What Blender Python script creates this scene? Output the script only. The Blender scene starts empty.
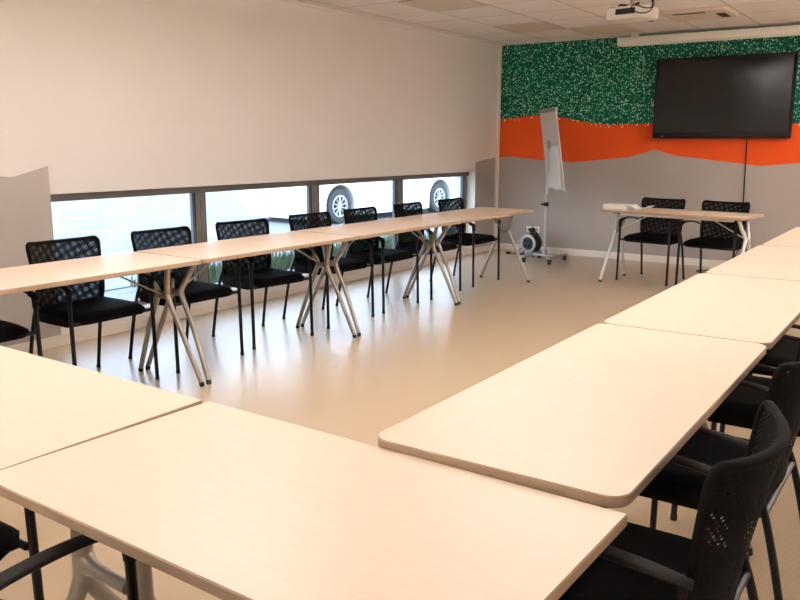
import bpy, bmesh, math, random
from mathutils import Vector, Matrix
random.seed(7)
R = math.radians
scene = bpy.context.scene
COL = scene.collection

# ------------------------------------------------------------------ helpers: materials
def srgb(r, g, b):
    f = lambda c: (c/12.92 if c <= .04045 else ((c+.055)/1.055)**2.4)
    return (f(r/255), f(g/255), f(b/255), 1)

class NT:
    """small wrapper to write node trees"""
    def __init__(s, name):
        s.m = bpy.data.materials.new(name); s.m.use_nodes = True
        s.t = s.m.node_tree; s.n = s.t.nodes; s.l = s.t.links
        s.n.clear(); s.out = s.n.new('ShaderNodeOutputMaterial')
    def node(s, typ, ins=None, **kw):
        n = s.n.new(typ)
        for k, v in kw.items(): setattr(n, k, v)
        for k, v in (ins or {}).items():
            if isinstance(v, bpy.types.NodeSocket): s.l.new(v, n.inputs[k])
            else: n.inputs[k].default_value = v
        return n
    def math(s, op, a, b=0.0, c=0.0):
        return s.node('ShaderNodeMath', {0: a, 1: b, 2: c}, operation=op).outputs[0]
    def mix(s, fac, a, b):
        n = s.n.new('ShaderNodeMix'); n.data_type = 'RGBA'
        for k, v in ((0, fac), (6, a), (7, b)):
            if isinstance(v, bpy.types.NodeSocket): s.l.new(v, n.inputs[k])
            else: n.inputs[k].default_value = v
        return n.outputs[2]
    def ramp(s, fac, stops):
        n = s.n.new('ShaderNodeValToRGB'); s.l.new(fac, n.inputs[0])
        e = n.color_ramp.elements
        while len(e) < len(stops): e.new(.5)
        for i, (p, c) in enumerate(stops): e[i].position = p; e[i].color = c
        return n.outputs[0]
    def coords(s): return s.node('ShaderNodeTexCoord').outputs['Object']
    def scaled(s, v, sc): return s.node('ShaderNodeMapping', {0: v, 3: sc}).outputs[0]
    def noise(s, v, scale, detail=3, rough=.5):
        return s.node('ShaderNodeTexNoise', {'Vector': v, 'Scale': scale, 'Detail': detail, 'Roughness': rough}).outputs[0]
    def bump(s, h, strength=.2, dist=.01):
        return s.node('ShaderNodeBump', {'Height': h, 'Strength': strength, 'Distance': dist}).outputs[0]
    def bsdf(s, col, rough=.5, metal=0., normal=None, **kw):
        ins = {'Base Color': col, 'Roughness': rough, 'Metallic': metal}
        if normal is not None: ins['Normal'] = normal
        ins.update(kw)
        b = s.node('ShaderNodeBsdfPrincipled', ins)
        s.l.new(b.outputs[0], s.out.inputs[0]); return b

def plain(name, col, rough=.5, metal=0., var=.06, scale=40, bump=.0, **kw):
    """a one-coloured surface with a little procedural unevenness"""
    t = NT(name); v = t.coords()
    n = t.noise(v, scale, 3)
    dark = tuple(c*(1-var) for c in col[:3])+(1,); light = tuple(min(1, c*(1+var)) for c in col[:3])+(1,)
    c = t.mix(n, dark, light)
    nm = t.bump(t.noise(v, scale*6, 2), bump, .002) if bump else None
    t.bsdf(c, rough, metal, nm, **kw)
    return t.m

def wood(name, base, dark):
    t = NT(name); v = t.coords()
    g = t.noise(t.scaled(v, (3, 60, 60)), 3, 4, .6)
    f = t.noise(t.scaled(v, (14, 260, 260)), 2, 2, .5)
    big = t.noise(v, 2.0, 2)
    k = t.math('ADD', t.math('MULTIPLY', g, .6), t.math('MULTIPLY', f, .4))
    c = t.mix(t.math('MULTIPLY_ADD', k, 1.3, -.15), dark, base)
    c = t.mix(t.math('MULTIPLY', big, .12), c, dark)
    t.bsdf(c, .36, 0, t.bump(f, .04, .001), **{'Specular IOR Level': .5})
    return t.m

M = {}
M['wall'] = plain('white_wall_paint', srgb(232, 226, 220), .6, var=.015, scale=3, bump=.04)
M['grey'] = plain('grey_wall_paint', srgb(160, 150, 143), .6, var=.02, scale=3, bump=.04)
M['orange'] = plain('orange_wall_paint', srgb(212, 76, 22), .6, var=.03, scale=3, bump=.03, **{'Specular IOR Level': .2})
M['trim'] = plain('white_trim_paint', srgb(236, 226, 214), .45, var=.02, scale=5)
M['window_frame'] = plain('dark_window_aluminium', srgb(108, 102, 97), .45, .2, var=.04)
M['birch'] = wood('pale_birch_laminate', srgb(244, 223, 204), srgb(231, 204, 180))
M['edge'] = plain('table_edge_banding', srgb(158, 134, 110), .5, var=.06, scale=60)
M['leg_metal'] = plain('warm_grey_metal_paint', srgb(150, 142, 132), .32, .35, var=.05, scale=20)
M['leg_white'] = plain('pale_metal_paint', srgb(208, 208, 204), .32, .3, var=.03, scale=20)
M['chrome'] = plain('brushed_steel', srgb(190, 188, 184), .3, .85, var=.05)
M['grey_metal'] = plain('grey_metal', srgb(168, 166, 162), .35, .5, var=.05)
M['black_metal'] = plain('black_metal_tube', srgb(9, 9, 9), .45, .0, var=.1, **{'Specular IOR Level': .3})
M['black_plastic'] = plain('black_plastic', srgb(16, 15, 15), .55, .0, var=.1, bump=.1, **{'Specular IOR Level': .25})
M['arm_plastic'] = plain('black_armrest_plastic', srgb(24, 20, 19), .62, .0, var=.1, bump=.1, **{'Specular IOR Level': .25})
M['rubber'] = plain('black_rubber', srgb(20, 20, 21), .7, var=.1)
M['tyre'] = plain('tyre_rubber', srgb(72, 72, 72), .85, var=.1)
M['white_plastic'] = plain('white_plastic', srgb(234, 228, 218), .4, var=.02)
M['paper'] = plain('white_paper', srgb(244, 240, 234), .7, var=.015, scale=8)
M['board'] = plain('pale_board_panel', srgb(226, 221, 217), .5, var=.02, scale=6)
M['dark_grille'] = plain('dark_grille', srgb(38, 34, 32), .6, var=.1)
M['car_paint'] = plain('white_car_paint', srgb(240, 240, 242), .25, var=.01, scale=4)
M['car_glass'] = plain('dark_car_glass', srgb(60, 66, 72), .08, var=.02)
M['lamp_off'] = plain('unlit_lamp_diffuser', srgb(205, 188, 168), .5, var=.03, scale=12)
M['cassette'] = plain('beige_cassette_panel', srgb(214, 200, 182), .5, var=.03, scale=12)

def fabric(name, col, rough=.85):
    t = NT(name); v = t.coords()
    w = t.noise(t.scaled(v, (1, 1, 1)), 420, 2)
    c = t.mix(w, tuple(x*.6 for x in col[:3])+(1,), tuple(x*1.35 for x in col[:3])+(1,))
    t.bsdf(c, rough, 0, t.bump(w, .35, .002), **{'Specular IOR Level': .12})
    return t.m
M['seat_fabric'] = fabric('black_seat_fabric', srgb(8, 7, 8))
M['rim_fabric'] = fabric('black_brown_back_fabric', srgb(15, 12, 11))

def netting(name, period, ang, width):
    """woven open net: black threads with square holes between them"""
    t = NT(name); v = t.coords()
    m = t.node('ShaderNodeMapping', {0: v, 2: (0, ang, 0), 3: (1/period, 1/period, 1/period)}).outputs[0]
    s = t.node('ShaderNodeSeparateXYZ', {0: m})
    hx = t.math('LESS_THAN', t.math('PINGPONG', s.outputs[0], .5), width*.5)
    hz = t.math('LESS_THAN', t.math('PINGPONG', s.outputs[2], .5), width*.5)
    hole = t.math('MULTIPLY', hx, hz)
    b = t.node('ShaderNodeBsdfPrincipled', {'Base Color': srgb(9, 8, 8), 'Roughness': .8, 'Specular IOR Level': .12})
    tr = t.node('ShaderNodeBsdfTransparent')
    mx = t.node('ShaderNodeMixShader', {0: hole, 1: b.outputs[0], 2: tr.outputs[0]})
    t.l.new(mx.outputs[0], t.out.inputs[0])
    return t.m
M['net_front'] = netting('front_net', .0105, R(45), .46)
M['net_rear'] = netting('rear_net', .0135, R(38), .46)

def green_mural(name, base_a, base_b, density, sparse=False):
    t = NT(name); v = t.coords()
    flat = t.scaled(v, (1, 0, 1))
    col = t.mix(t.noise(flat, 5, 4), base_a, base_b)
    for sc, rmax, seed in ((42, .44, 0.), (30, .38, 3.7)):
        mv = t.node('ShaderNodeMapping', {0: flat, 1: (seed, .37+seed, seed), 3: (sc, sc, sc)}).outputs[0]
        vo = t.node('ShaderNodeTexVoronoi', {'Vector': mv, 'Scale': 1., 'Randomness': .9}, feature='F1')
        sep = t.node('ShaderNodeSeparateColor', {0: vo.outputs['Color']})
        rad = t.math('MULTIPLY', t.math('MULTIPLY_ADD', sep.outputs[0], .72, .27), rmax)
        inside = t.math('LESS_THAN', vo.outputs['Distance'], rad)
        keep = t.math('LESS_THAN', sep.outputs[2], density)
        dot = t.mix(sep.outputs[1], srgb(70, 165, 128), srgb(212, 240, 224))
        if sparse: dot = srgb(236, 228, 210)
        col = t.mix(t.math('MULTIPLY', inside, keep), col, dot)
    t.bsdf(col, .6, **{'Specular IOR Level': .15})
    return t.m
M['green'] = green_mural('green_speckled_paint', srgb(0, 72, 52), srgb(0, 98, 72), 1.)
M['orange_dots'] = green_mural('orange_paint_with_few_dots', srgb(210, 74, 22), srgb(214, 78, 23), .30, True)

def floor_mat():
    t = NT('beige_floor_covering'); v = t.coords()
    n1 = t.noise(v, 2.2, 4, .6); n2 = t.noise(v, 160, 2)
    rib = t.node('ShaderNodeTexWave', {'Vector': v, 'Scale': 42., 'Distortion': 1.2, 'Detail': 1., 'Detail Scale': 3.}, wave_type='BANDS', bands_direction='X').outputs[1]
    k = t.math('ADD', t.math('MULTIPLY', n2, .55), t.math('MULTIPLY', rib, .45))
    c = t.mix(k, srgb(156, 131, 103), srgb(216, 192, 162))
    c = t.mix(t.math('MULTIPLY', n1, .35), c, srgb(190, 168, 142))
    ro = t.math('MULTIPLY_ADD', n1, -.0+.12, .24)
    t.bsdf(c, ro, 0, t.bump(k, .06, .001), **{'Specular IOR Level': .5})
    return t.m
M['floor'] = floor_mat()

def ceiling_mat():
    t = NT('mineral_ceiling_tiles'); v = t.coords()
    s = t.node('ShaderNodeSeparateXYZ', {0: v})
    gx = t.math('PINGPONG', t.math('SUBTRACT', s.outputs[0], .15), .3)
    gy = t.math('PINGPONG', t.math('SUBTRACT', s.outputs[1], .2), .3)
    ln = t.math('LESS_THAN', t.math('MINIMUM', gx, gy), .008)
    cell = t.node('ShaderNodeTexWhiteNoise', {'Vector': t.node('ShaderNodeVectorMath', {0: t.node('ShaderNodeMapping', {0: v, 1: (-.25, -1/3, 0), 3: (1/.6, 1/.6, 0)}).outputs[0]}, operation='FLOOR').outputs[0]}).outputs[0]
    tile = t.mix(cell, srgb(232, 226, 220), srgb(240, 234, 228))
    tile = t.mix(t.math('MULTIPLY', t.noise(v, 240, 2), .25), tile, srgb(205, 194, 184))
    c = t.mix(ln, tile, srgb(188, 176, 166))
    t.bsdf(c, .8, 0, t.bump(t.noise(v, 180, 2), .1, .002))
    return t.m
M['ceiling'] = ceiling_mat()

def glass_mat():
    t = NT('clear_window_glass')
    fr = t.node('ShaderNodeFresnel', {'IOR': 1.45})
    tr = t.node('ShaderNodeBsdfTransparent', {'Color': (.93, .965, 1, 1)})
    gl = t.node('ShaderNodeBsdfGlossy', {'Roughness': .02})
    front = t.math('SUBTRACT', 1., t.node('ShaderNodeNewGeometry').outputs['Backfacing'])
    t.l.new(t.node('ShaderNodeMixShader', {0: t.math('MULTIPLY', fr.outputs[0], front), 1: tr.outputs[0], 2: gl.outputs[0]}).outputs[0], t.out.inputs[0])
    return t.m
M['glass'] = glass_mat()

def screen_mat():
    t = NT('dark_glossy_screen'); v = t.coords()
    t.bsdf(t.mix(t.noise(v, 30, 2), srgb(24, 22, 20), srgb(30, 28, 26)), .11, 0, **{'Specular IOR Level': .22})
    return t.m
M['screen'] = screen_mat()

def asphalt_mat():
    t = NT('pale_car_park_paving'); v = t.coords()
    n = t.math('ADD', t.math('MULTIPLY', t.noise(v, 60, 4, .7), .5), t.math('MULTIPLY', t.noise(t.scaled(v, (1, .35, 1)), 3.5, 4, .65), .5))
    c = t.ramp(n, [(.34, srgb(106, 105, 104)), (.62, srgb(158, 154, 151))])
    t.bsdf(c, .85, 0, t.bump(n, .3, .01))
    return t.m
M['asphalt'] = asphalt_mat()
M['blade'] = plain('grass_blades', srgb(84, 100, 66), .7, var=.25, scale=9)
M['soil'] = plain('planted_soil', srgb(120, 122, 92), .9, var=.2, scale=20)
M['outer_wall'] = plain('outer_wall_render', srgb(190, 186, 180), .8, var=.05)

def lamp_mat(name, k):
    t = NT(name)
    e = t.node('ShaderNodeEmission', {'Color': (1., .975, .95, 1), 'Strength': LAMP*k})
    t.l.new(e.outputs[0], t.out.inputs[0]); return t.m
LAMP = 8.6
M['lamp_on'] = lamp_mat('added_lamp_diffuser', 1.0); M['added_uplight'] = lamp_mat('added_lamp_top', 5.2)  # glow of the added pendants, top boosted to brighten the ceiling

# ------------------------------------------------------------------ helpers: geometry
def box(bm, lo, hi, bevel=0., seg=2, mi=0):
    vs = [bm.verts.new((x, y, z)) for z in (lo[2], hi[2]) for y in (lo[1], hi[1]) for x in (lo[0], hi[0])]
    fs = [bm.faces.new([vs[i] for i in f]) for f in ((0,2,3,1),(4,5,7,6),(0,1,5,4),(2,6,7,3),(0,4,6,2),(1,3,7,5))]
    for f in fs: f.material_index = mi
    if bevel:
        es = list({e for f in fs for e in f.edges})
        r = bmesh.ops.bevel(bm, geom=es, offset=bevel, segments=seg, affect='EDGES', profile=.5, clamp_overlap=True)
        for f in r['faces']: f.material_index = mi
    return vs

def smooth_path(pts, n=6, closed=False):
    """Catmull-Rom through the points"""
    P = [Vector(p) for p in pts]; out = []; N = len(P)
    rng = range(N if closed else N-1)
    for i in rng:
        a = P[(i-1) % N] if (closed or i > 0) else P[0]*2-P[1]
        b = P[i]; c = P[(i+1) % N]
        d = P[(i+2) % N] if (closed or i+2 < N) else P[-1]*2-P[-2]
        for k in range(n):
            t = k/n
            out.append(.5*((2*b)+(c-a)*t+(2*a-5*b+4*c-d)*t*t+(3*b-a-3*c+d)*t**3))
    if not closed: out.append(P[-1].copy())
    return out

def sweep(bm, pts, rx, ry=None, n=10, closed=False, up=(0, 0, 1), mi=0):
    """tube of elliptical section along pts; rx/ry numbers or lists; rx along the side, ry along the up-ish direction"""
    P = [Vector(p) for p in pts]; N = len(P)
    ry = rx if ry is None else ry
    X = rx if isinstance(rx, (list, tuple)) else [rx]*N
    Y = ry if isinstance(ry, (list, tuple)) else [ry]*N
    up = Vector(up); rings = []; side = None
    for i in range(N):
        if closed: t = P[(i+1) % N]-P[i-1]
        else: t = P[min(i+1, N-1)]-P[max(i-1, 0)]
        t.normalize()
        if side is None:
            side = t.cross(up)
            if side.length < .05: side = t.cross(Vector((1, 0, 0)))
        else: side = side-t*side.dot(t)
        side.normalize(); u = side.cross(t)
        rings.append([bm.verts.new(P[i]+side*X[i]*math.cos(a)+u*Y[i]*math.sin(a)) for a in [2*math.pi*k/n for k in range(n)]])
    for i in range(N if closed else N-1):
        A, B = rings[i], rings[(i+1) % N]
        for k in range(n):
            f = bm.faces.new((A[k], A[(k+1) % n], B[(k+1) % n], B[k])); f.material_index = mi
    if not closed:
        bm.faces.new(rings[0]).material_index = mi; bm.faces.new(list(reversed(rings[-1]))).material_index = mi
    return rings

def cyl(bm, a, b, r, n=16, r2=None, mi=0):
    sweep(bm, [a, b], [r, r if r2 is None else r2], n=n, up=(0.3, .2, 1) if abs((Vector(b)-Vector(a)).normalized().z) < .9 else (1, 0, 0), mi=mi)

def rounded_outline(x0, y0, x1, y1, r, n=6):
    o = []
    for cx, cy, a0 in ((x1-r, y0+r, -90), (x1-r, y1-r, 0), (x0+r, y1-r, 90), (x0+r, y0+r, 180)):
        for k in range(n+1):
            a = R(a0+90*k/n); o.append((cx+r*math.cos(a), cy+r*math.sin(a)))
    return o

def prism(bm, outline, z0, z1, bevel=0., mi_top=0, mi_side=0):
    """outline in xy extruded from z0 to z1 with softened rims"""
    cx = sum(p[0] for p in outline)/len(outline); cy = sum(p[1] for p in outline)/len(outline)
    def ring(z, inset):
        N = len(outline); o = []
        for i, (x, y) in enumerate(outline):
            px, py = outline[i-1]; nx, ny = outline[(i+1) % N]
            t = Vector((nx-px, ny-py)).normalized(); nrm = Vector((t.y, -t.x))
            o.append(bm.verts.new((x-nrm.x*inset, y-nrm.y*inset, z)))
        return o
    levels = [(z0, bevel), (z0+bevel, 0), (z1-bevel, 0), (z1, bevel)] if bevel else [(z0, 0), (z1, 0)]
    rs = [ring(*l) for l in levels]
    for a, b in zip(rs, rs[1:]):
        for i in range(len(a)):
            j = (i+1) % len(a); bm.faces.new((a[i], a[j], b[j], b[i])).material_index = mi_side
    bm.faces.new(list(reversed(rs[0]))).material_index = mi_side
    bm.faces.new(rs[-1]).material_index = mi_top

def lathe(bm, prof, n=32, mi=0, M4=None, cap=True):
    """profile [(radius, height)] turned about local z, then moved by M4"""
    rings = []
    for r, h in prof:
        rings.append([bm.verts.new((r*math.cos(2*math.pi*k/n), r*math.sin(2*math.pi*k/n), h)) for k in range(n)])
    for a, b in zip(rings, rings[1:]):
        for k in range(n): bm.faces.new((a[k], a[(k+1) % n], b[(k+1) % n], b[k])).material_index = mi
    if cap and prof[0][0] > 1e-4: bm.faces.new(list(reversed(rings[0]))).material_index = mi
    if cap and prof[-1][0] > 1e-4: bm.faces.new(rings[-1]).material_index = mi
    if M4 is not None:
        bmesh.ops.transform(bm, matrix=M4, verts=[v for r in rings for v in r])

def obj(name, bm, mats, parent=None, smooth=True, label=None, loc=None, rot=None):
    bmesh.ops.remove_doubles(bm, verts=bm.verts, dist=1e-6)
    bmesh.ops.recalc_face_normals(bm, faces=bm.faces)
    me = bpy.data.meshes.new(name); bm.to_mesh(me); bm.free()
    for m in (mats if isinstance(mats, (list, tuple)) else [mats]): me.materials.append(m)
    if smooth:
        for p in me.polygons: p.use_smooth = True
        try: me.set_sharp_from_angle(angle=R(38))
        except Exception: pass
    o = bpy.data.objects.new(name, me); COL.objects.link(o)
    if parent is not None: o.parent = parent
    if loc is not None: o.location = loc
    if rot is not None: o.rotation_euler = rot
    if label: o['label'] = label
    return o

def tag(o, label, cat, group=None, kind=None):
    o['label'] = label; o['category'] = cat
    if group: o['group'] = group
    if kind: o['kind'] = kind
    return o

def thing(name, label, cat, loc=(0, 0, 0), rz=0., group=None):
    o = bpy.data.objects.new(name, None); COL.objects.link(o)
    o.empty_display_size = .1
    o.location = loc; o.rotation_euler = (0, 0, rz)
    return tag(o, label, cat, group)

def dup(root, loc, rz, label, group=None):
    def cp(o, parent):
        c = o.copy(); COL.objects.link(c)
        if parent is not None: c.parent = parent
        for ch in list(o.children): cp(ch, c)
        return c
    r = cp(root, None)
    r.location = loc; r.rotation_euler = (0, 0, rz); r['label'] = label
    if group: r['group'] = group
    return r

def struct(name, bm, mats, label=None, cat=None, smooth=False):
    o = obj(name, bm, mats, None, smooth); o['kind'] = 'structure'
    if label: o['label'] = label
    if cat: o['category'] = cat
    return o

# ------------------------------------------------------------------ dimensions
YB, ZC, XR, YR = 9.632, 2.626, 6.6, -2.4      # back wall, ceiling height, right wall, rear wall
WY0, WY1, WZ0, WZ1, WD = 3.18, 9.046, .15, 1.045, .12   # strip window opening, reveal depth
WT = .30                                       # outer wall thickness

# ------------------------------------------------------------------ setting
bm = bmesh.new(); box(bm, (0, YR, -.1), (XR, YB, 0)); struct('floor', bm, M['floor'], 'glossy beige floor covering of the meeting room', 'floor')
bm = bmesh.new(); box(bm, (0, YR, ZC), (XR, YB, ZC+.1)); struct('ceiling', bm, M['ceiling'], 'white suspended ceiling of square tiles in a thin grid', 'ceiling')

# left wall: plane x=0 cut by the strip window; grey painted ends with slanting tops
bm = bmesh.new()
def quadx(pts, mi, x=0.):
    bm.faces.new([bm.verts.new((x, y, z)) for y, z in pts]).material_index = mi
GY = [(YR, 1.30), (1.4, 1.22), (2.842, 1.175), (2.928, 1.169), (WY0, 1.234)]   # top of the grey paint, near end
for (y0, z0), (y1, z1) in zip(GY, GY[1:]):
    quadx([(y0, 0), (y1, 0), (y1, z1), (y0, z0)], 1)
    quadx([(y0, z0), (y1, z1), (y1, ZC), (y0, ZC)], 0)
quadx([(WY0, WZ1), (WY1, WZ1), (WY1, ZC), (WY0, ZC)], 0)                        # above the window
quadx([(WY0, 0), (WY1, 0), (WY1, WZ0), (WY0, WZ0)], 0)                          # below the window
quadx([(WY1, 0), (YB, 0), (YB, 1.222), (WY1, 1.163)], 1)                        # grey far end
quadx([(WY1, 1.163), (YB, 1.222), (YB, ZC), (WY1, ZC)], 0)
# reveals and outer face
for a, b in (((WY0, WZ1), (WY1, WZ1)), ((WY0, WZ0), (WY1, WZ0))):
    bm.faces.new([bm.verts.new(p) for p in ((0, a[0], a[1]), (0, b[0], b[1]), (-WT, b[0], b[1]), (-WT, a[0], a[1]))]).material_index = 0
for y in (WY0, WY1):
    bm.faces.new([bm.verts.new(p) for p in ((0, y, WZ0), (0, y, WZ1), (-WT, y, WZ1), (-WT, y, WZ0))]).material_index = 0
for y0, y1, z0, z1 in ((YR, WY0, 0, ZC), (WY1, YB, 0, ZC), (WY0, WY1, WZ1, ZC), (WY0, WY1, 0, WZ0)):
    quadx([(y0, z0), (y1, z0), (y1, z1), (y0, z1)], 2, -WT)
struct('wall_left', bm, [M['wall'], M['grey'], M['outer_wall']], 'white window wall with grey painted ends and a low strip window', 'wall')

# back wall with the painted mural: green over orange over grey
GO = [(0, 1.703), (.22, 1.716), (.45, 1.742), (.62, 1.738), (.86, 1.72), (1.125, 1.668), (1.32, 1.635), (1.51, 1.618), (2.015, 1.633), (2.8, 1.60), (3.63, 1.61), (4.6, 1.70), (5.6, 1.66), (XR, 1.72)]
OG = [(0, 1.219), (.2, 1.227), (.61, 1.188), (1.06, 1.166), (1.776, 1.239), (2.069, 1.329), (2.30, 1.262), (3.232, 1.158), (3.628, 1.196), (4.6, 1.28), (5.6, 1.20), (XR, 1.24)]
def lerp(tab, x):
    for (a, b), (c, d) in zip(tab, tab[1:]):
        if a <= x <= c: return b+(d-b)*(x-a)/(c-a)
    return tab[-1][1]
bm = bmesh.new()
xs = sorted({a for a, _ in GO} | {a for a, _ in OG})
for a, b in zip(xs, xs[1:]):
    for f0, f1, mi in ((lambda x: 0, lambda x: lerp(OG, x), 0), (lambda x: lerp(OG, x), lambda x: lerp(GO, x)-.035, 1),
                       (lambda x: lerp(GO, x)-.035, lambda x: lerp(GO, x), 3), (lambda x: lerp(GO, x), lambda x: ZC, 2)):
        bm.faces.new([bm.verts.new(p) for p in ((a, YB, f0(a)), (b, YB, f0(b)), (b, YB, f1(b)), (a, YB, f1(a)))]).material_index = mi
struct('wall_back', bm, [M['grey'], M['orange'], M['green'], M['orange_dots']], 'far wall painted green with white specks over orange over grey', 'wall')
bm = bmesh.new(); box(bm, (XR, YR, 0), (XR+.1, YB, ZC)); struct('wall_right', bm, M['wall'])
bm = bmesh.new(); box(bm, (0, YR-.1, 0), (XR, YR, ZC)); struct('wall_rear', bm, M['wall'])
bm = bmesh.new(); box(bm, (.03, YB-.012, 0), (XR, YB-.0005, .085), .003); struct('baseboard_back', bm, M['trim'], 'white baseboard along the painted far wall', 'baseboard')
bm = bmesh.new(); box(bm, (.0005, YR, 0), (.012, YB-.062, .075), .003); struct('baseboard_left', bm, M['trim'], 'white baseboard under the strip window', 'baseboard')
bm = bmesh.new(); box(bm, (.0005, YB-.062, 0), (.03, YB-.0005, ZC-.001), .003); struct('trim_1', bm, M['trim'], 'white vertical casing strip in the far corner', 'trim')
bm = bmesh.new(); box(bm, (.0005, YR, ZC-.022), (.02, YB-.062, ZC-.0005), .002); struct('trim_2', bm, M['trim'], 'thin white ceiling edge strip above the window wall', 'trim')

# strip window: four panes between three mullions, one structure object per pane
MU = [(WY0, WY0+.035), (4.546, 4.652), (6.013, 6.122), (7.475, 7.588), (WY1-.05, WY1)]
for i in range(4):
    lo = WY0 if i == 0 else (MU[i][0]+MU[i][1])/2
    hi = WY1 if i == 3 else (MU[i+1][0]+MU[i+1][1])/2
    g0, g1 = MU[i][1], MU[i+1][0]
    bm = bmesh.new(); e = .0005
    box(bm, (-.19, lo+e, WZ1-.058), (-WD+.03, hi-e, WZ1-e), .003)
    box(bm, (-.19, lo+e, WZ0+e), (-WD+.03, hi-e, WZ0+.045), .003)
    box(bm, (-.19, lo+e, WZ0+.045), (-WD, g0, WZ1-.058), .003)
    box(bm, (-.19, g1, WZ0+.045), (-WD, hi-e, WZ1-.058), .003)
    w = struct('window_%d' % (i+1), bm, M['window_frame'], ['strip window frame beside the grey wall end nearest the camera', 'second strip window frame from the camera', 'third strip window frame, the pane showing the car wheel', 'strip window frame nearest the far corner'][i], 'window')
    bm = bmesh.new(); box(bm, (-.158, g0-.004, WZ0+.04), (-.150, g1+.004, WZ1-.053)); obj('glass_pane', bm, M['glass'], w, False)
    bm = bmesh.new()
    for y in (g0, g1-.008): box(bm, (-WD-.03, y, WZ0+.045), (-WD-.001, y+.008, WZ1-.058))
    obj('gasket', bm, M['rubber'], w, False)

# ------------------------------------------------------------------ outside
GZ = .06
bm = bmesh.new(); box(bm, (-45, -12, -.2), (-1.3, 50, GZ)); struct('ground', bm, M['asphalt'], 'sunlit pale paved car park outside the window', 'ground')
bm = bmesh.new(); box(bm, (-1.3, -12, -.2), (-WT, 50, GZ-.01)); struct('ground_planted', bm, M['asphalt'], 'pale paved strip along the outside of the window wall', 'ground')
bm = bmesh.new()
for k in range(6500):
    x = -.42-.9*random.random()**1.1; y = 4.75+4.6*random.random()
    h = random.uniform(.05, .17); a = random.uniform(0, 6.28); w = random.uniform(.004, .009); l = random.uniform(.0, .07)
    dx, dy = math.cos(a), math.sin(a)
    p = [(x-dy*w, y+dx*w, GZ-.012), (x+dy*w, y-dx*w, GZ-.012), (x+dx*l*.4+dy*w*.7, y+dy*l*.4-dx*w*.7, GZ+h*.6), (x+dx*l*.4-dy*w*.7, y+dy*l*.4+dx*w*.7, GZ+h*.6), (x+dx*l, y+dy*l, GZ+h)]
    v = [bm.verts.new(q) for q in p]
    bm.faces.new(v[:4]); bm.faces.new((v[3], v[2], v[4]))
g = obj('grass', bm, M['blade'], None, False); tag(g, 'green grass strip growing outside below the window', 'grass', kind='stuff')

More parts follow.
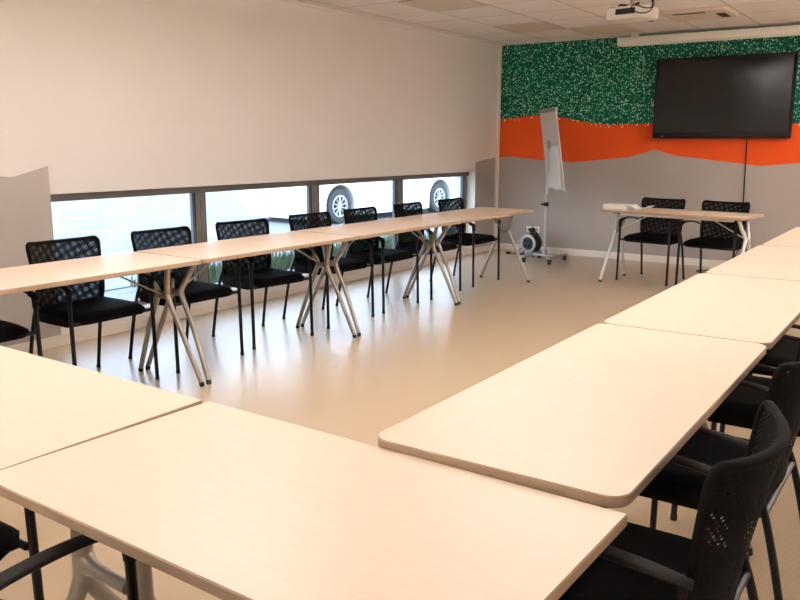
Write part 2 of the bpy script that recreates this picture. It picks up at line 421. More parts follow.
# parked car, side on to the window (only its lower half shows through the glass)
def make_car():
    root = thing('car', 'white car parked outside the far window panes', 'car', (-4.20, 12.12, GZ), R(-4))
    hw = .86                                       # half width; local x=+hw faces the room, local y along the car
    WB, RA = 1.43, .30
    prof = [(-2.0, .10), (-2.08, .50), (-2.0, .72), (-1.3, .86), (-.78, 1.38), (-.2, 1.46), (.8, 1.44), (1.55, 1.05), (2.08, .96), (2.16, .6), (2.12, .28)]
    low = []
    def arch(cy):
        return [(cy+(RA+.055)*math.cos(a), .30+(RA+.055)*math.sin(a)) for a in [R(-8+196*k/14) for k in range(15)]]
    low = [(2.12, .13), (WB+.36, .12)]+arch(WB)+[(WB-.36, .12), (-WB+.36, .12)]+arch(-WB)+[(-WB-.36, .12), (-2.0, .09)]
    outline = low+smooth_path([(y, z, 0) for y, z in prof], 4)
    outline = [(p[0], p[1]) for p in low]+[(p[0], p[1]) for p in [Vector(q) for q in outline[len(low):]]]
    bm = bmesh.new()
    secs = []
    for x, inset in ((-hw+.12, .03), (-hw, 0), (hw, 0), (hw-.0, 0)):
        secs.append(x)
    L = []
    for x, s in ((-hw+.06, .985), (-hw, .96), (hw, .96), (hw-.06, .985)):
        pass
    def ring(x):
        out = []
        for y, z in outline:
            k = max(0, z-.80)*.30                  # tumblehome above the belt line
            xx = x*(1-k/hw) if abs(x) > .1 else x
            out.append(bm.verts.new((xx, y, z)))
        return out
    A, B = ring(-hw), ring(hw)
    N = len(outline)
    for i in range(N):
        bm.faces.new((A[i], A[(i+1) % N], B[(i+1) % N], B[i]))
    bm.faces.new(A); bm.faces.new(list(reversed(B)))
    obj('body', bm, M['car_paint'], root)
    for s in (1, -1):                             # side glass, just proud of the body
        bm = bmesh.new()
        pts = [(-.98, .92), (-.62, 1.33), (-.15, 1.39), (.72, 1.37), (1.22, 1.06), (1.2, .93)]
        f = [bm.verts.new((s*(hw-max(0, z-.8)*.30+.006), y, z)) for y, z in pts]
        b = [bm.verts.new((s*(hw-max(0, z-.8)*.30-.01), y, z)) for y, z in pts]
        bm.faces.new(f); bm.faces.new(b)
        for i in range(6): bm.faces.new((f[i], f[(i+1) % 6], b[(i+1) % 6], b[i]))
        obj('side_window', bm, M['car_glass'], root, False)
        bm = bmesh.new()
        sweep(bm, [(s*(hw+.004), -.95, .30), (s*(hw+.008), 0, .285), (s*(hw+.004), .95, .30)], .012, .03, n=8)
        obj('sill_moulding', bm, M['board'], root)
        bm = bmesh.new(); box(bm, (s*(hw-.02) - .02, -.25, .80), (s*(hw-.02)+.045, -.07, .83), .008); obj('door_handle', bm, M['car_paint'], root)
    for s in (1, -1):
        for cy in (WB, -WB):
            T = Matrix.Translation((s*(hw-.11), cy, .295)) @ Matrix.Rotation(R(90)*s, 4, 'Y')
            bm = bmesh.new()
            lathe(bm, [(.175, -.09), (.27, -.095), (.292, -.07), (.295, 0), (.292, .07), (.27, .098), (.185, .10), (.178, .05), (.178, -.09)], 40, M4=T, cap=False)
            w = obj('tyre', bm, M['tyre'], root)
            bm = bmesh.new()
            lathe(bm, [(.188, .06), (.19, .098), (.165, .10), (.158, .065)], 40, M4=T, cap=False)
            for k in range(10):
                a = 2*math.pi*k/10
                sweep(bm, [T @ (Matrix.Rotation(a, 4, 'Z') @ Vector((.02, 0, .085))), T @ (Matrix.Rotation(a, 4, 'Z') @ Vector((.168, 0, .092)))], [.014, .024], .010, n=8)
            lathe(bm, [(.0, .10), (.035, .10), (.05, .085), (.05, .05)], 20, M4=T)
            obj('alloy_rim', bm, M['leg_white'], w)
            bm = bmesh.new(); lathe(bm, [(.0, .045), (.178, .045), (.178, .02), (0, .02)], 32, M4=T); obj('brake_disc', bm, M['tyre'], w)
    return root
make_car()

# ------------------------------------------------------------------ ceiling fittings and added unseen lamps
def light_panel(x, y, lit, label, group):
    t = thing('ceiling_light', label, 'ceiling light', (x, y, ZC), 0, group)
    bm = bmesh.new()
    for a, b in (((-.295, -.295), (.295, -.27)), ((-.295, .27), (.295, .295)), ((-.295, -.27), (-.27, .27)), ((.27, -.27), (.295, .27))):
        box(bm, (a[0], a[1], -.012), (b[0], b[1], -.0005), .002)
    obj('frame', bm, M['lamp_off'] if not lit else M['trim'], t, False)
    bm = bmesh.new(); box(bm, (-.27, -.27, -.007), (.27, .27, -.0008)); obj('diffuser', bm, M['lamp_on'] if lit else M['lamp_off'], t, False)
light_panel(1.05, 8.3, False, 'unlit beige ceiling panel, the smaller-looking one near the far corner', 'unlit ceiling panels')
light_panel(1.65, 8.9, False, 'unlit beige ceiling panel against the green wall behind the projector', 'unlit ceiling panels')
light_panel(1.05, 6.5, False, 'unlit beige ceiling panel cut by the top edge, above the window row', 'unlit ceiling panels')
def pendant(x, y, rz):  # added lamp kept out of view to light the room
    t = thing('added_pendant', 'added flat white pendant light, unseen above the tables', 'ceiling light', (x, y, ZC-.26), rz, 'added pendant lights')
    bm = bmesh.new()
    for a, b in (((-.62, -.17), (.62, -.155)), ((-.62, .155), (.62, .17)), ((-.62, -.155), (-.605, .155)), ((.605, -.155), (.62, .155))):
        box(bm, (a[0], a[1], 0), (b[0], b[1], .045), .003)
    obj('frame', bm, M['trim'], t, False)
    bm = bmesh.new(); box(bm, (-.606, -.156, .004), (.606, .156, .012)); obj('lower_diffuser', bm, M['lamp_on'], t, False)
    bm = bmesh.new(); box(bm, (-.606, -.156, .032), (.606, .156, .040)); obj('upper_diffuser', bm, M['added_uplight'], t, False)  # upward glow added to lift the ceiling
    for sx in (-.4, .4):
        bm = bmesh.new(); cyl(bm, (sx, 0, .04), (sx, 0, .2595), .003, 8); obj('cord', bm, M['chrome'], t)
for x, y, rz in ((1.4, -1.2, 90), (4.3, -1.2, 90), (2.3, .7, 90), (2.0, 2.8, 90), (2.9, 4.5, 0), (4.2, 3.1, 90), (5.7, 6.6, 90), (5.3, 7.9, 90), (5.9, 8.6, 90), (6.1, 5.6, 90)):
    pendant(x, y, R(rz))

t = thing('ceiling_cassette', 'beige square ceiling air unit with a dark slot beside the projector', 'air conditioner', (2.82, 8.3, ZC))
bm = bmesh.new(); prism(bm, rounded_outline(-.30, -.30, .30, .30, .03), -.026, -.0005, .004); obj('panel', bm, M['cassette'], t)
bm = bmesh.new(); box(bm, (-.20, -.20, -.030), (.10, -.165, -.0255)); obj('air_slot', bm, M['dark_grille'], t, False)
bm = bmesh.new()
for k in range(4): box(bm, (.165+k*.022, -.06, -.030), (.180+k*.022, .20, -.0255))
obj('vent', bm, M['dark_grille'], t, False)

# projector hung below the ceiling
t = thing('projector', 'white projector with a dark opening hanging from the ceiling', 'projector', (2.63, 6.95, 2.41), R(-6))
bm = bmesh.new()
prism(bm, rounded_outline(-.18, -.135, .18, .135, .03), 0, .10, .014); obj('body', bm, M['white_plastic'], t)
bm = bmesh.new(); box(bm, (-.085, -.142, .035), (.085, -.130, .080), .004); obj('rear_panel', bm, M['dark_grille'], t)
bm = bmesh.new(); lathe(bm, [(.052, 0), (.052, .03), (.043, .032), (.036, .012), (0, .02)], 28, M4=Matrix.Translation((.10, .132, .05)) @ Matrix.Rotation(R(-90), 4, 'X')); obj('lens', bm, M['dark_grille'], t)
bm = bmesh.new()
cyl(bm, (0, 0, .125), (0, 0, .224), .022)
lathe(bm, [(.02, .205), (.07, .213), (.075, .2255), (0, .2255)], 24)
lathe(bm, [(0, .104), (.05, .106), (.05, .122), (.02, .13)], 20)
obj('ceiling_mount', bm, M['grey_metal'], t)
for a in range(4):
    an = R(45+90*a); bm = bmesh.new()
    sweep(bm, [(.03*math.cos(an), .03*math.sin(an), .118), (.12*math.cos(an), .10*math.sin(an), .122), (.125*math.cos(an), .105*math.sin(an), .100)], .008, n=8)
    obj('mount_arm', bm, M['black_metal'], t)
bm = bmesh.new()
sweep(bm, smooth_path([(.03, -.147, .07), (.08, -.20, .06), (.16, -.215, .02), (.22, -.17, .03), (.23, -.10, .10), (.16, -.06, .17), (.05, -.03, .22)], 8), .0045, n=8)
sweep(bm, smooth_path([(.05, -.147, .07), (.10, -.19, .09), (.19, -.19, .06), (.225, -.13, .07), (.19, -.08, .15), (.06, -.02, .222)], 8), .0045, n=8)
obj('cable_loop', bm, M['black_plastic'], t)

# roll-down projection screen case at the top of the far wall
t = thing('projection_screen', 'white roll-down projection screen case hanging along the green wall', 'projection screen', (1.64, 9.40, 2.50))
bm = bmesh.new(); box(bm, (0, 0, .006), (2.7, .10, .092), .012, 3); obj('case', bm, M['white_plastic'], t)
bm = bmesh.new(); box(bm, (.03, .03, -.008), (2.67, .06, .0065), .004); obj('bottom_bar', bm, M['trim'], t)
for x in (0, 2.7):
    bm = bmesh.new(); box(bm, (x-.012, -.004, .0), (x+.012, .104, .098), .006); obj('end_cap', bm, M['white_plastic'], t)
for x in (.18, 2.45):
    bm = bmesh.new(); box(bm, (x-.045, .02, .09), (x+.045, .08, .1255), .004); obj('bracket', bm, M['white_plastic'], t)

# ------------------------------------------------------------------ far wall fittings
t = thing('wall_screen', 'large black flat display screen mounted on the painted far wall', 'television', (2.79, 9.53, 1.456))
W2, H = .732, .885
bm = bmesh.new()
box(bm, (-W2, 0, 0), (W2, .075, .058), .006); box(bm, (-W2, 0, H-.028), (W2, .075, H), .006)
box(bm, (-W2, 0, .05), (-W2+.028, .075, H-.02), .006); box(bm, (W2-.028, 0, .05), (W2, .075, H-.02), .006)
obj('bezel', bm, M['black_plastic'], t)
bm = bmesh.new(); box(bm, (-W2+.02, .008, .05), (W2-.02, .02, H-.02)); obj('display', bm, M['screen'], t, False)
bm = bmesh.new(); box(bm, (-W2+.02, .02, .03), (W2-.02, .070, H-.02), .01); box(bm, (-.4, .06, .2), (.4, .1015, .7), .005); obj('rear_housing', bm, M['black_plastic'], t)
bm = bmesh.new(); cyl(bm, (-W2+.115, .001, .022), (-W2+.115, -.0025, .022), .006, 12); obj('indicator', bm, M['white_plastic'], t)
bm = bmesh.new()
sweep(bm, smooth_path([(3.075, 9.605, 1.47), (3.078, 9.620, 1.40), (3.085, 9.624, 1.1), (3.092, 9.624, .75), (3.10, 9.622, .45), (3.09, 9.60, .25), (3.02, 9.50, .05), (2.9, 9.35, .012), (2.75, 9.2, .008), (2.9, 9.05, .008), (3.2, 9.0, .008)], 8), .006, n=8)
o = obj('display_cable', bm, M['black_plastic']); tag(o, 'thin black cable hanging down the wall from the display', 'cable')
for i, x in enumerate((.495, .602)):
    t = thing('wall_socket', ['white wall socket above the cable reel, the one nearer the corner', 'white wall socket above the cable reel, the one nearer the flipchart pole'][i], 'socket', (x, YB, .295), 0, 'pair of wall sockets')
    bm = bmesh.new(); box(bm, (-.041, -.012, -.041), (.041, -.0005, .041), .005, 2); obj('cover_plate', bm, M['white_plastic'], t)
    bm = bmesh.new(); lathe(bm, [(.0, .004), (.020, .004), (.023, .0), (.023, -.002)], 20, M4=Matrix.Translation((0, -.012, 0)) @ Matrix.Rotation(R(90), 4, 'X')); obj('socket_well', bm, M['grey'], t)

# ------------------------------------------------------------------ flipchart stand
t = thing('flipchart_stand', 'white flipchart board turned edge-on on a wheeled grey pole', 'flipchart', (1.035, 8.93, 0))
bm = bmesh.new()
sweep(bm, [(0, 0, .09), (0, 0, .80)], .018, n=14, up=(1, 0, 0)); obj('lower_pole', bm, M['grey_metal'], t)
bm = bmesh.new(); sweep(bm, [(0, 0, .72), (0, 0, 1.42)], .013, n=14, up=(1, 0, 0)); obj('upper_pole', bm, M['chrome'], t)
bm = bmesh.new(); cyl(bm, (0, 0, .66), (0, 0, .71), .025); c = obj('clamp_collar', bm, M['black_plastic'], t)
bm = bmesh.new(); cyl(bm, (-.02, -.01, .685), (-.055, -.03, .685), .012); obj('clamp_knob', bm, M['black_plastic'], c)
bm = bmesh.new()
box(bm, (-.19, -.045, .062), (.20, .045, .088), .008)
box(bm, (-.19, -.27, .062), (-.13, .24, .086), .008); box(bm, (.14, -.27, .062), (.20, .24, .086), .008)
cyl(bm, (0, 0, .08), (0, 0, .14), .03)
obj('base_frame', bm, M['grey_metal'], t)
for x, y in ((-.16, -.24), (.17, -.24), (-.16, .21), (.17, .21)):
    bm = bmesh.new()
    lathe(bm, [(0, -.014), (.03, -.014), (.034, -.008), (.034, .008), (.03, .014), (0, .014)], 20, M4=Matrix.Translation((x, y, .034)) @ Matrix.Rotation(R(90), 4, 'Y'))
    w = obj('caster', bm, M['rubber'], t)
    bm = bmesh.new(); box(bm, (x-.022, y-.012, .036), (x-.016, y+.012, .066)); box(bm, (x+.016, y-.012, .036), (x+.022, y+.012, .066)); box(bm, (x-.022, y-.012, .058), (x+.022, y+.012, .066)); obj('fork', bm, M['black_plastic'], w)
# board: local w axis near->, tilted so that its top leans toward the pole side
wv = Vector((.640, -.768, 0)); nv = Vector((-.768, -.640, 0))       # across the board, and the normal of the face we see
B = bpy.data.objects.new('board', None)
bm = bmesh.new()
til = R(8.5)
uv = (Vector((0, 0, 1))*math.cos(til)+nv*math.sin(til)); nn = (nv*math.cos(til)-Vector((0, 0, 1))*math.sin(til))
def frame_box(bm, c, w0, w1, u0, u1, n0, n1, bev=0.):
    vs = box(bm, (w0, u0, n0), (w1, u1, n1), 0)
    for v in vs: v.co = c+wv*v.co.x+uv*v.co.y+nn*v.co.z
BC = Vector((.022, .036, 1.325))
frame_box(bm, BC, -.34, .34, -.47, .46, -.012, 0); bd = obj('board', bm, M['board'], t, False)
bm = bmesh.new(); frame_box(bm, BC, -.35, .35, .43, .475, -.022, .008); obj('paper_clamp', bm, M['grey_metal'], bd, False)
bm = bmesh.new(); frame_box(bm, BC, -.35, .35, -.49, -.47, -.04, .006); obj('pen_tray', bm, M['grey_metal'], bd, False)
bm = bmesh.new()
NU, NW = 16, 6
for j in range(NU+1):
    for i in range(NW+1):
        a, u = i/NW, j/NU
        curl = .006+.012*(1-u)**2*(1+math.sin(a*9))
        p = BC+wv*(-.30+.62*a)+uv*(-.46+.02*math.sin(a*8)*(1-u)+.52*u)+nn*curl
        bm.verts.new(p)
bm.verts.ensure_lookup_table()
for j in range(NU):
    for i in range(NW):
        q = j*(NW+1)+i
        bm.faces.new([bm.verts[k] for k in (q, q+1, q+NW+2, q+NW+1)])
sh = obj('flipped_paper', bm, M['paper'], bd)
sm = sh.modifiers.new('thick', 'SOLIDIFY'); sm.thickness = .004
bm = bmesh.new()
sweep(bm, [(0, 0, 1.40), BC+uv*.02], .012, n=10); cyl(bm, (0, 0, 1.33), (0, 0, 1.43), .019)
obj('tilt_bracket', bm, M['grey_metal'], t)

# cable reel on the floor by the corner
t = thing('cable_reel', 'black and grey extension cable reel on the floor below the sockets', 'cable reel', (.66, 9.30, 0), R(-12))
RT = Matrix.Translation((0, 0, .155)) @ Matrix.Rotation(R(90), 4, 'X')
bm = bmesh.new()
lathe(bm, [(.0, .030), (.076, .030), (.085, .045), (.115, .045), (.12, .035), (.12, .028), (.06, .026), (0, .026)], 40, M4=RT); obj('front_disc', bm, M['grey_metal'], t)
bm = bmesh.new(); lathe(bm, [(0, .047), (.07, .047), (.076, .04), (.076, .034), (0, .034)], 32, M4=RT); sp = obj('socket_plate', bm, M['dark_grille'], t)
for k in range(4):
    a = R(45+90*k); bm = bmesh.new()
    lathe(bm, [(0, .053), (.019, .053), (.022, .046)], 18, M4=RT @ Matrix.Translation((.040*math.cos(a), .040*math.sin(a), 0))); obj('outlet', bm, M['black_plastic'], sp)
bm = bmesh.new(); lathe(bm, [(.03, -.075)]+[(.095+.006*math.sin(k*1.9), -.07+.0075*k) for k in range(13)]+[(.03, .026)], 36, M4=RT); obj('wound_cable', bm, M['rubber'], t)
bm = bmesh.new(); lathe(bm, [(0, -.085), (.125, -.085), (.128, -.08), (.125, -.074), (0, -.074)], 40, M4=RT); obj('rear_disc', bm, M['black_plastic'], t)
bm = bmesh.new()
sweep(bm, smooth_path([(-.11, .02, .012), (-.12, .05, .1), (-.10, .07, .2), (-.04, .085, .285), (0, .05, .30), (.04, .085, .285), (.10, .07, .2), (.12, .05, .1), (.11, .02, .012)], 6), .010, n=8)
sweep(bm, [(-.11, .03, .012), (-.11, -.06, .012), (.11, -.06, .012), (.11, .03, .012)], .010, n=8)
sweep(bm, [(0, .09, .155), (0, .0, .155)], .012, n=8, up=(1, 0, 0))
sweep(bm, [(0, .092, .155), (0, .086, .30)], .008, n=8, up=(1, 0, 0))
obj('stand_frame', bm, M['black_metal'], t)
bm = bmesh.new(); cyl(bm, (0, .075, .318), (0, .015, .318), .030); obj('carry_grip', bm, M['black_plastic'], t)
bm = bmesh.new(); sweep(bm, smooth_path([(-.125, .0, .08), (-.17, -.02, .03), (-.20, -.06, .006), (-.235, -.09, .010)], 6), .005, n=8); box(bm, (-.29, -.12, 0), (-.23, -.08, .035), .008); obj('plug_lead', bm, M['rubber'], t)

# ------------------------------------------------------------------ tables
def make_table(L, D, h, label, group, radius=.03, waist=.54, loc=(0, 0, 0), rz=0., metal='leg_metal', inset0=.0, inset1=.0, rf=.285, ut=.10, uw=.05, vt=.115, vw=.045, lr=.0175, brace=True, col=(None, None)):
    """local x along the table from 0 to L, y across from 0 to D, top surface at h"""
    t = thing('folding_table', label, 'table', loc, rz, group)
    bm = bmesh.new(); prism(bm, rounded_outline(0, 0, L, D, radius, 6), h-.024, h, .0025, 0, 1); obj('tabletop', bm, [M['birch'], M['edge']], t)
    bm = bmesh.new()
    for y in (D/2-.11, D/2+.11): box(bm, (.14+inset0, y-.018, h-.058), (L-.14-inset1, y+.018, h-.0245), .004)
    obj('rail', bm, M[metal], t)
    for end, sg, ins in ((0, 1, inset0), (L, -1, inset1)):
        X = lambda u: end+sg*(u+ins)
        cu = col[0 if sg > 0 else 1]
        if cu is not None:
            # one upright column under the middle that forks low down into a front and a rear leg
            b = bmesh.new(); sweep(b, [(end+sg*cu, D/2, h-.03), (end+sg*cu, D/2, .55), (end+sg*cu, D/2, .36)], [.023, .023, .026], n=14, up=(1, 0, 0)); cm = obj('leg_column', b, M[metal], t)
            if sg < 0:
                b = bmesh.new(); sweep(b, smooth_path([(end-cu+.0, D/2, .385), (end-cu+.04, D/2, .378), (end-cu+.11, D/2, .374), (end-cu+.172, D/2, .372)], 4), [.024]*3+[.019]*4+[.016]*6, [.055, .045, .034, .026, .021, .018, .017, .017, .017, .017, .017, .017, .017], n=12); obj('leg_web', b, M[metal], t)
            for s in (-1, 1):
                b = bmesh.new()
                P = smooth_path([(end+sg*cu, D/2, .39), (end+sg*cu, D/2+s*.010, .335), (end+sg*cu, D/2+s*.06, .25), (end+sg*cu, D/2+s*.16, .13), (end+sg*cu, D/2+s*(rf-.012), .02)], 6)
                sweep(b, P, [.024-.008*k/len(P) for k in range(len(P))], n=12, up=(1, 0, 0)); lg = obj('leg', b, M[metal], t)
                b = bmesh.new(); cyl(b, (end+sg*cu, D/2+s*(rf-.010), 0), (end+sg*cu, D/2+s*(rf-.014), .026), .016); obj('rubber_foot', b, M['rubber'], lg)
            continue
        for s in (-1, 1):
            Y = lambda v: D/2+s*v
            b = bmesh.new()
            path = [(X(ut), Y(vt), h-.030), (X(ut-.012), Y(vt-.012), h-.07), (X((ut+uw)/2), Y((vt+vw)/2), (h-.05+waist)/2), (X(uw), Y(vw), waist), (X(uw-.003), Y(vw+.006), waist-.05), (X(uw*.7+.008), Y(vw*.6+rf*.4), waist*.58), (X(.024), Y(rf-.012), .02)]
            P = smooth_path(path, 6)
            rr = [lr*(1-.30*max(0, (k/len(P)-.45))) for k in range(len(P))]
            sweep(b, P, rr, n=12)
            lg = obj('leg', b, M[metal], t)
            b = bmesh.new(); cyl(b, (X(.023), Y(rf-.010), .0), (X(.024), Y(rf-.014), .026), lr*.86); obj('rubber_foot', b, M['rubber'], lg)
        b = bmesh.new()
        sweep(b, smooth_path([(X(uw), D/2-vw-.006, waist-.02), (X(uw), D/2, waist-.026), (X(uw), D/2+vw+.006, waist-.02)], 4), [.012]*9, [.034, .028, .024, .022, .022, .022, .024, .028, .034], n=12, up=(0, 0, 1))
        obj('leg_web', b, M[metal], t)
        if brace:
            b = bmesh.new(); sweep(b, [(X(uw+.01), D/2, waist-.02), (X(.42), D/2, h-.035)], .0055, n=8); obj('brace', b, M[metal], t)
        b = bmesh.new(); box(b, (min(X(ut-.03), X(ut+.03)), D/2-vt-.03, h-.045), (max(X(ut-.03), X(ut+.03)), D/2+vt+.03, h-.0242), .005); obj('leg_hinge', b, M['black_plastic'], t)
    return t

# row along the window: local x runs along +Y of the room, local y toward the window
LR, DR = 1.449, .615
xw = .955
gl = 'tables of the row along the window'
names = ['birch table of the window row nearest the camera, cut by the left picture edge', 'birch table of the window row second from the camera',
         'birch table of the window row third from the camera', 'birch table of the window row at the far end by the corner']
win = make_table(LR, DR, .742, names[0], gl, loc=(xw+DR, 1.644, 0), rz=R(90))
for k in range(1, 4): dup(win, (xw+DR, 1.644+1.455*k, 0), R(90), names[k])
# right row, a little higher
gr = 'tables of the row on the right'
rt = make_table(1.408, .572, .752, 'birch table of the right row with rounded corners touching the nearest table', gr, .045, loc=(4.590, 1.358, 0), rz=R(90.3))
dup(rt, (4.585, 2.770, 0), R(90.2), 'birch table in the middle of the right row, behind the first')
dup(rt, (4.594, 4.187, 0), R(90), 'birch table of the right row cut by the right picture edge, before the last')
dup(rt, (4.60, 5.604, 0), R(90), 'birch table of the right row farthest from the camera')
# near row
gn = 'tables of the nearest row'
nl = make_table(1.40, .595, .7345, 'birch table at the left of the nearest row, one corner raised over its neighbour', gn, .008, loc=(2.086, .785, 0), rz=R(-1.0), brace=False, col=(None, .118))
nl.rotation_euler[0] = R(.75)   # stands a touch uneven, its far edge a few millimetres up
make_table(1.106, .592, .735, 'birch table nearest the camera with a sharp right corner', gn, .004, loc=(3.4866, .772, 0), rz=R(-.95), brace=False, col=(.085, None))
# far table in front of the painted wall
make_table(1.40, .60, .74, 'small birch table by itself in front of the painted far wall', None, .03, loc=(2.10, 7.86, 0), rz=R(-7), metal='leg_white')

# ------------------------------------------------------------------ chairs
def back_pt(a, u, off=0.):
    """point of the curved back: a in -1..1 across, u in 0..1 up"""
    w = .198+.032*u
    z = .452+.368*u+.012*abs(a)**3*u
    y = -.132-.03*u-.012*u*u-(1-a*a)*(.038+.034*u)
    return Vector((a*w, y+off, z))
def make_chair(label, group):
    t = thing('mesh_chair', label, 'chair', (0, 0, 0), 0, group)
    # seat cushion with a rounded waterfall front
    bm = bmesh.new()
    secs = []
    NX, NY = 12, 14
    def top(i, j):
        a = -1+2*i/NX; b = -1+2*j/NY
        hw = .246-.012*(b < -.2)*abs(b)
        corner = max(0, abs(a)-.75)/.25; cb = max(0, abs(b)-.8)/.2
        y = .262*b*(1-.10*corner**2) if b > 0 else .168*b*(1-.08*corner**2)
        x = hw*a*(1-.07*cb**2)
        edge = max(abs(a), abs(b))
        z = .478-.010*max(0, b)**3*1.6-.012*(1-a*a)*(1-b*b)-.026*max(0, edge-.82)/.18*max(0, edge-.82)/.18
        return x, y, z
    T = [[bm.verts.new(top(i, j)) for i in range(NX+1)] for j in range(NY+1)]
    Bt = [[bm.verts.new((T[j][i].co.x*.97, T[j][i].co.y*.97, .398+(.016 if j > NY-2 else 0))) for i in range(NX+1)] for j in range(NY+1)]
    for j in range(NY):
        for i in range(NX):
            bm.faces.new((T[j][i], T[j][i+1], T[j+1][i+1], T[j+1][i])); bm.faces.new((Bt[j][i], Bt[j+1][i], Bt[j+1][i+1], Bt[j][i+1]))
    loop = [(0, i) for i in range(NX+1)]+[(j, NX) for j in range(1, NY+1)]+[(NY, i) for i in range(NX-1, -1, -1)]+[(j, 0) for j in range(NY-1, 0, -1)]
    for k in range(len(loop)):
        a, b = loop[k], loop[(k+1) % len(loop)]
        bm.faces.new((T[a[0]][a[1]], T[b[0]][b[1]], Bt[b[0]][b[1]], Bt[a[0]][a[1]]))
    obj('seat', bm, M['seat_fabric'], t)
    bm = bmesh.new()
    sweep(bm, [(-.262, .235, .425), (.262, .235, .425)], .010, n=8); sweep(bm, [(-.215, -.17, .42), (.215, -.17, .42)], .010, n=8)
    for s in (-1, 1): sweep(bm, [(s*.216, -.165, .42), (s*.232, .235, .425)], .010, n=8)
    obj('seat_frame', bm, M['black_metal'], t)
    # back: rim and two nets
    rim = []
    cr = 5
    pts = []
    for k in range(9): pts.append(back_pt(-1+2*k/8*1.0, 0))
    loopc = []
    N = 10
    for k in range(N+1): loopc.append((-.86+1.72*k/N, 0.))
    loopc += [(.96, .03), (1., .12)]
    for k in range(1, 8): loopc.append((1., .12+.74*k/8))
    loopc += [(1., .90), (.975, .965), (.91, 1.)]
    for k in range(1, N): loopc.append((.91-1.82*k/N, 1.))
    loopc += [(-.91, 1.), (-.975, .965), (-1., .90)]
    for k in range(7, 0, -1): loopc.append((-1., .12+.74*k/8))
    loopc += [(-1., .12), (-.96, .03)]
    P = smooth_path([back_pt(a, u) for a, u in loopc], 2, True)
    bm = bmesh.new(); sweep(bm, P, .0105, .012, n=10, closed=True, up=(0, 1, 0))
    bf = obj('backrest', bm, M['rim_fabric'], t)
    for nm, off, mt in (('front_net', .006, 'net_front'), ('rear_net', -.008, 'net_rear')):
        bm = bmesh.new(); NA, NU = 14, 12
        g = []
        for j in range(NU+1):
            row = []
            for i in range(NA+1):
                a = -.985+1.97*i/NA; u = .005+.985*j/NU
                if abs(a) > .9 and (u > .93 or u < .06): a = math.copysign(.93, a)
                row.append(bm.verts.new(back_pt(a, u, off)))
            g.append(row)
        for j in range(NU):
            for i in range(NA): bm.faces.new((g[j][i], g[j][i+1], g[j+1][i+1], g[j+1][i]))
        obj(nm, bm, M[mt], bf)
    # lumbar lower band that joins the back to the seat
    bm = bmesh.new(); sweep(bm, [back_pt(-.8+1.6*k/10, -.03, .002) for k in range(11)], .008, .018, n=10); obj('back_carrier', bm, M['rim_fabric'], t)
    for s in (-1, 1):
        # front leg: straight tube that turns into the arm
        bm = bmesh.new()
        sweep(bm, smooth_path([(s*.268, .255, .012), (s*.267, .25, .30), (s*.266, .245, .565), (s*.266, .236, .605), (s*.265, .20, .622)], 5), .0115, n=12, up=(1, 0, 0))
        lg = obj('leg', bm, M['black_metal'], t)
        bm = bmesh.new(); cyl(bm, (s*.268, .255, 0), (s*.268, .2545, .02), .0128); obj('foot_cap', bm, M['rubber'], lg)
        # rear leg: rises and becomes the upright behind the back
        bm = bmesh.new()
        sweep(bm, smooth_path([(s*.232, -.262, .012), (s*.226, -.215, .25), (s*.219, -.172, .42), (s*.212, -.134, .52), (s*.216, -.138, .605)], 5), .0110, n=12, up=(1, 0, 0))
        lg = obj('leg', bm, M['black_metal'], t)
        bm = bmesh.new(); cyl(bm, (s*.232, -.263, 0), (s*.2315, -.26, .02), .0128); obj('foot_cap', bm, M['rubber'], lg)
        bm = bmesh.new()
        P = smooth_path([(s*.266, .262, .592), (s*.266, .245, .616), (s*.266, .19, .634), (s*.265, .08, .640), (s*.262, -.04, .632), (s*.250, -.11, .618), (s*.236, -.155, .604)], 6)
        n = len(P)
        sweep(bm, P, [.015+.008*min(1, 4*min(k/n, 1-k/n)) for k in range(n)], [.0075]*n, n=12)
        ar = obj('armrest', bm, M['arm_plastic'], t)
        bm = bmesh.new(); cyl(bm, (s*.266, .249, .555), (s*.266, .243, .612), .0165); obj('arm_joint', bm, M['black_plastic'], ar)
    return t

CH = []
wl = 'chairs on the window side of the left row'
gc = None
base = make_chair('black mesh armchair at the window row cut by the left picture edge', wl)
WINX = .957
base.location = (WINX, 2.02, 0); base.rotation_euler = (0, 0, R(-90))
for y, rz, lb in ((2.745, -90, 'black mesh armchair in front of the grey wall end and first window pane'),
              (3.447, -91, 'black mesh armchair at the first mullion, third from the left picture edge'),
              (4.16, -97, 'black mesh armchair in the middle of the second window pane, grass behind it'),
              (4.92, -93, 'black mesh armchair at the second mullion left of the car wheel'),
              (5.60, -89, 'black mesh armchair just right of the car wheel seen outside'),
              (6.345, -89, 'black mesh armchair at the third mullion, last but one in the window row'),
              (7.13, -90, 'black mesh armchair at the far end of the window row by the corner')):
    dup(base, (WINX, y, 0), R(rz), lb)
fc = 'chairs behind the far table'
dup(base, (2.515, 8.335, 0), R(173), 'black mesh armchair behind the far table on its left, next to the white papers', fc)
dup(base, (3.15, 8.245, 0), R(172), 'black mesh armchair behind the far table on its right, below the hanging cable', fc)
rc = 'chairs along the right row'
dup(base, (4.555, 1.635, 0), R(90), 'large black mesh armchair in the right foreground, back toward the camera', rc)
dup(base, (4.53, 2.41, 0), R(90), 'black mesh armchair behind the foreground one, cut by the right picture edge', rc)
dup(base, (4.54, 3.18, 0), R(90), 'black mesh armchair beside the seam of the first two right tables', rc)
dup(base, (4.53, 3.94, 0), R(90), 'black mesh armchair far along the right row, barely showing past the table edge', rc)
nc = 'chairs on the near side of the nearest row'
dup(base, (3.984, .692, 0), R(0), 'black armchair under the nearest table showing one arm and leg', nc)
dup(base, (3.0, .745, 0), R(0), 'black armchair at the lower left corner showing a leg and seat edge', nc)

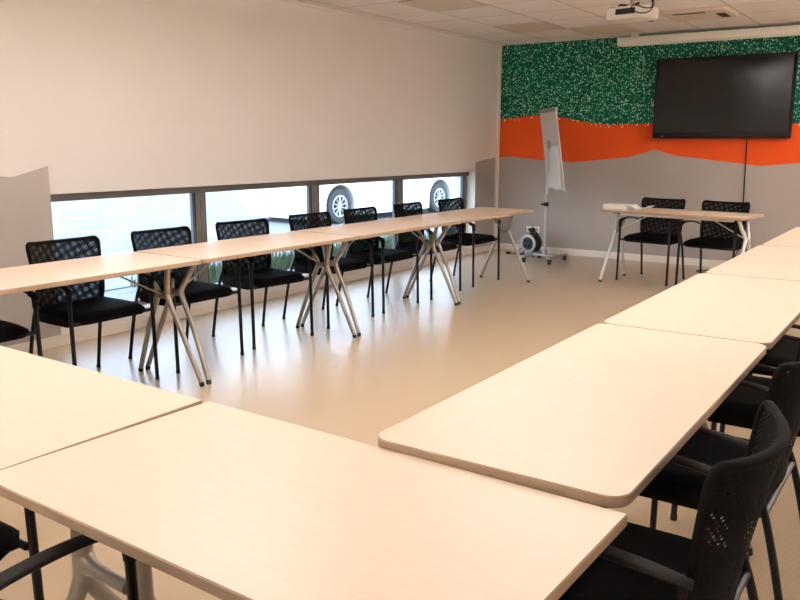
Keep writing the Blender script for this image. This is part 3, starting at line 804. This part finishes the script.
# ------------------------------------------------------------------ papers on the far table
def curled(nx, ny, fn, thick=.0015):
    bm = bmesh.new(); g = [[bm.verts.new(fn(i/nx, j/ny)) for i in range(nx+1)] for j in range(ny+1)]
    for j in range(ny):
        for i in range(nx): bm.faces.new((g[j][i], g[j][i+1], g[j+1][i+1], g[j+1][i]))
    bmesh.ops.recalc_face_normals(bm, faces=bm.faces)
    r = bmesh.ops.solidify(bm, geom=list(bm.faces), thickness=thick)
    return bm
tz = .7405
bm = bmesh.new(); g0 = []; g1 = []; NI, NJ = 14, 6
for j in range(NJ+1):
    g0.append([bm.verts.new((.27*(i/NI-.5), .17*(j/NJ-.5), 0)) for i in range(NI+1)])
    g1.append([bm.verts.new((.27*(i/NI-.5), .17*(j/NJ-.5), .048-.75*max(0, i/NI-.78)**2)) for i in range(NI+1)])
for j in range(NJ):
    for i in range(NI):
        bm.faces.new((g0[j][i], g0[j+1][i], g0[j+1][i+1], g0[j][i+1])); bm.faces.new((g1[j][i], g1[j][i+1], g1[j+1][i+1], g1[j+1][i]))
for j in range(NJ):
    for i in (0, NI): bm.faces.new((g0[j][i], g0[j+1][i], g1[j+1][i], g1[j][i]))
for i in range(NI):
    for j in (0, NJ): bm.faces.new((g0[j][i], g0[j][i+1], g1[j][i+1], g1[j][i]))
o = obj('paper_pad', bm, M['paper']); o.location = (2.235, 8.02, tz+.0015); o.rotation_euler = (0, 0, R(-7))
bm2 = None
tag(o, 'white paper pad lying at the left end of the far table', 'paper')
bm = curled(12, 4, lambda a, b: (.20*(a-.5), .15*(b-.5), .048*abs(2*a-1)**1.3), .003)
o = obj('paper_sheet', bm, M['paper']); o.location = (2.475, 8.0, tz+.003); o.rotation_euler = (0, 0, R(-9))
tag(o, 'white curled sheet with raised edges beside the pad on the far table', 'paper')

# ------------------------------------------------------------------ daylight
w = bpy.data.worlds.new('sky'); scene.world = w; w.use_nodes = True
nt = w.node_tree; bg = nt.nodes['Background']
tc = nt.nodes.new('ShaderNodeTexCoord'); sx = nt.nodes.new('ShaderNodeSeparateXYZ'); rp = nt.nodes.new('ShaderNodeValToRGB')
nt.links.new(tc.outputs['Generated'], sx.inputs[0]); nt.links.new(sx.outputs[2], rp.inputs[0]); nt.links.new(rp.outputs[0], bg.inputs[0])
rp.color_ramp.elements[0].color = (.78, .90, 1, 1); rp.color_ramp.elements[1].color = (.46, .68, 1, 1)
bg.inputs[1].default_value = 5.0

# ------------------------------------------------------------------ camera
f, yaw, pitch, roll = 805.267, -.598742, .191659, .002845
cyw, syw, cp, sp_ = math.cos(yaw), math.sin(yaw), math.cos(pitch), math.sin(pitch)
fw = Vector((syw*cp, cyw*cp, -sp_)); r = Vector((cyw, -syw, 0)); u = r.cross(fw)
r2 = r*math.cos(roll)+u*math.sin(roll); u2 = u*math.cos(roll)-r*math.sin(roll)
cam = bpy.data.cameras.new('camera'); co = bpy.data.objects.new('camera', cam); COL.objects.link(co)
co.matrix_world = Matrix(((r2.x, u2.x, -fw.x, 5.02225), (r2.y, u2.y, -fw.y, 0), (r2.z, u2.z, -fw.z, 1.38667), (0, 0, 0, 1)))
cam.sensor_width = 36; cam.lens = 36*f/800; cam.clip_start = .02; cam.clip_end = 200
scene.camera = co
vs = scene.view_settings
vs.view_transform = 'Standard'; vs.look = 'None'; vs.gamma = 1; vs.exposure = .33; vs.use_curve_mapping = False
scene.cycles.max_bounces = 10; scene.cycles.transparent_max_bounces = 16
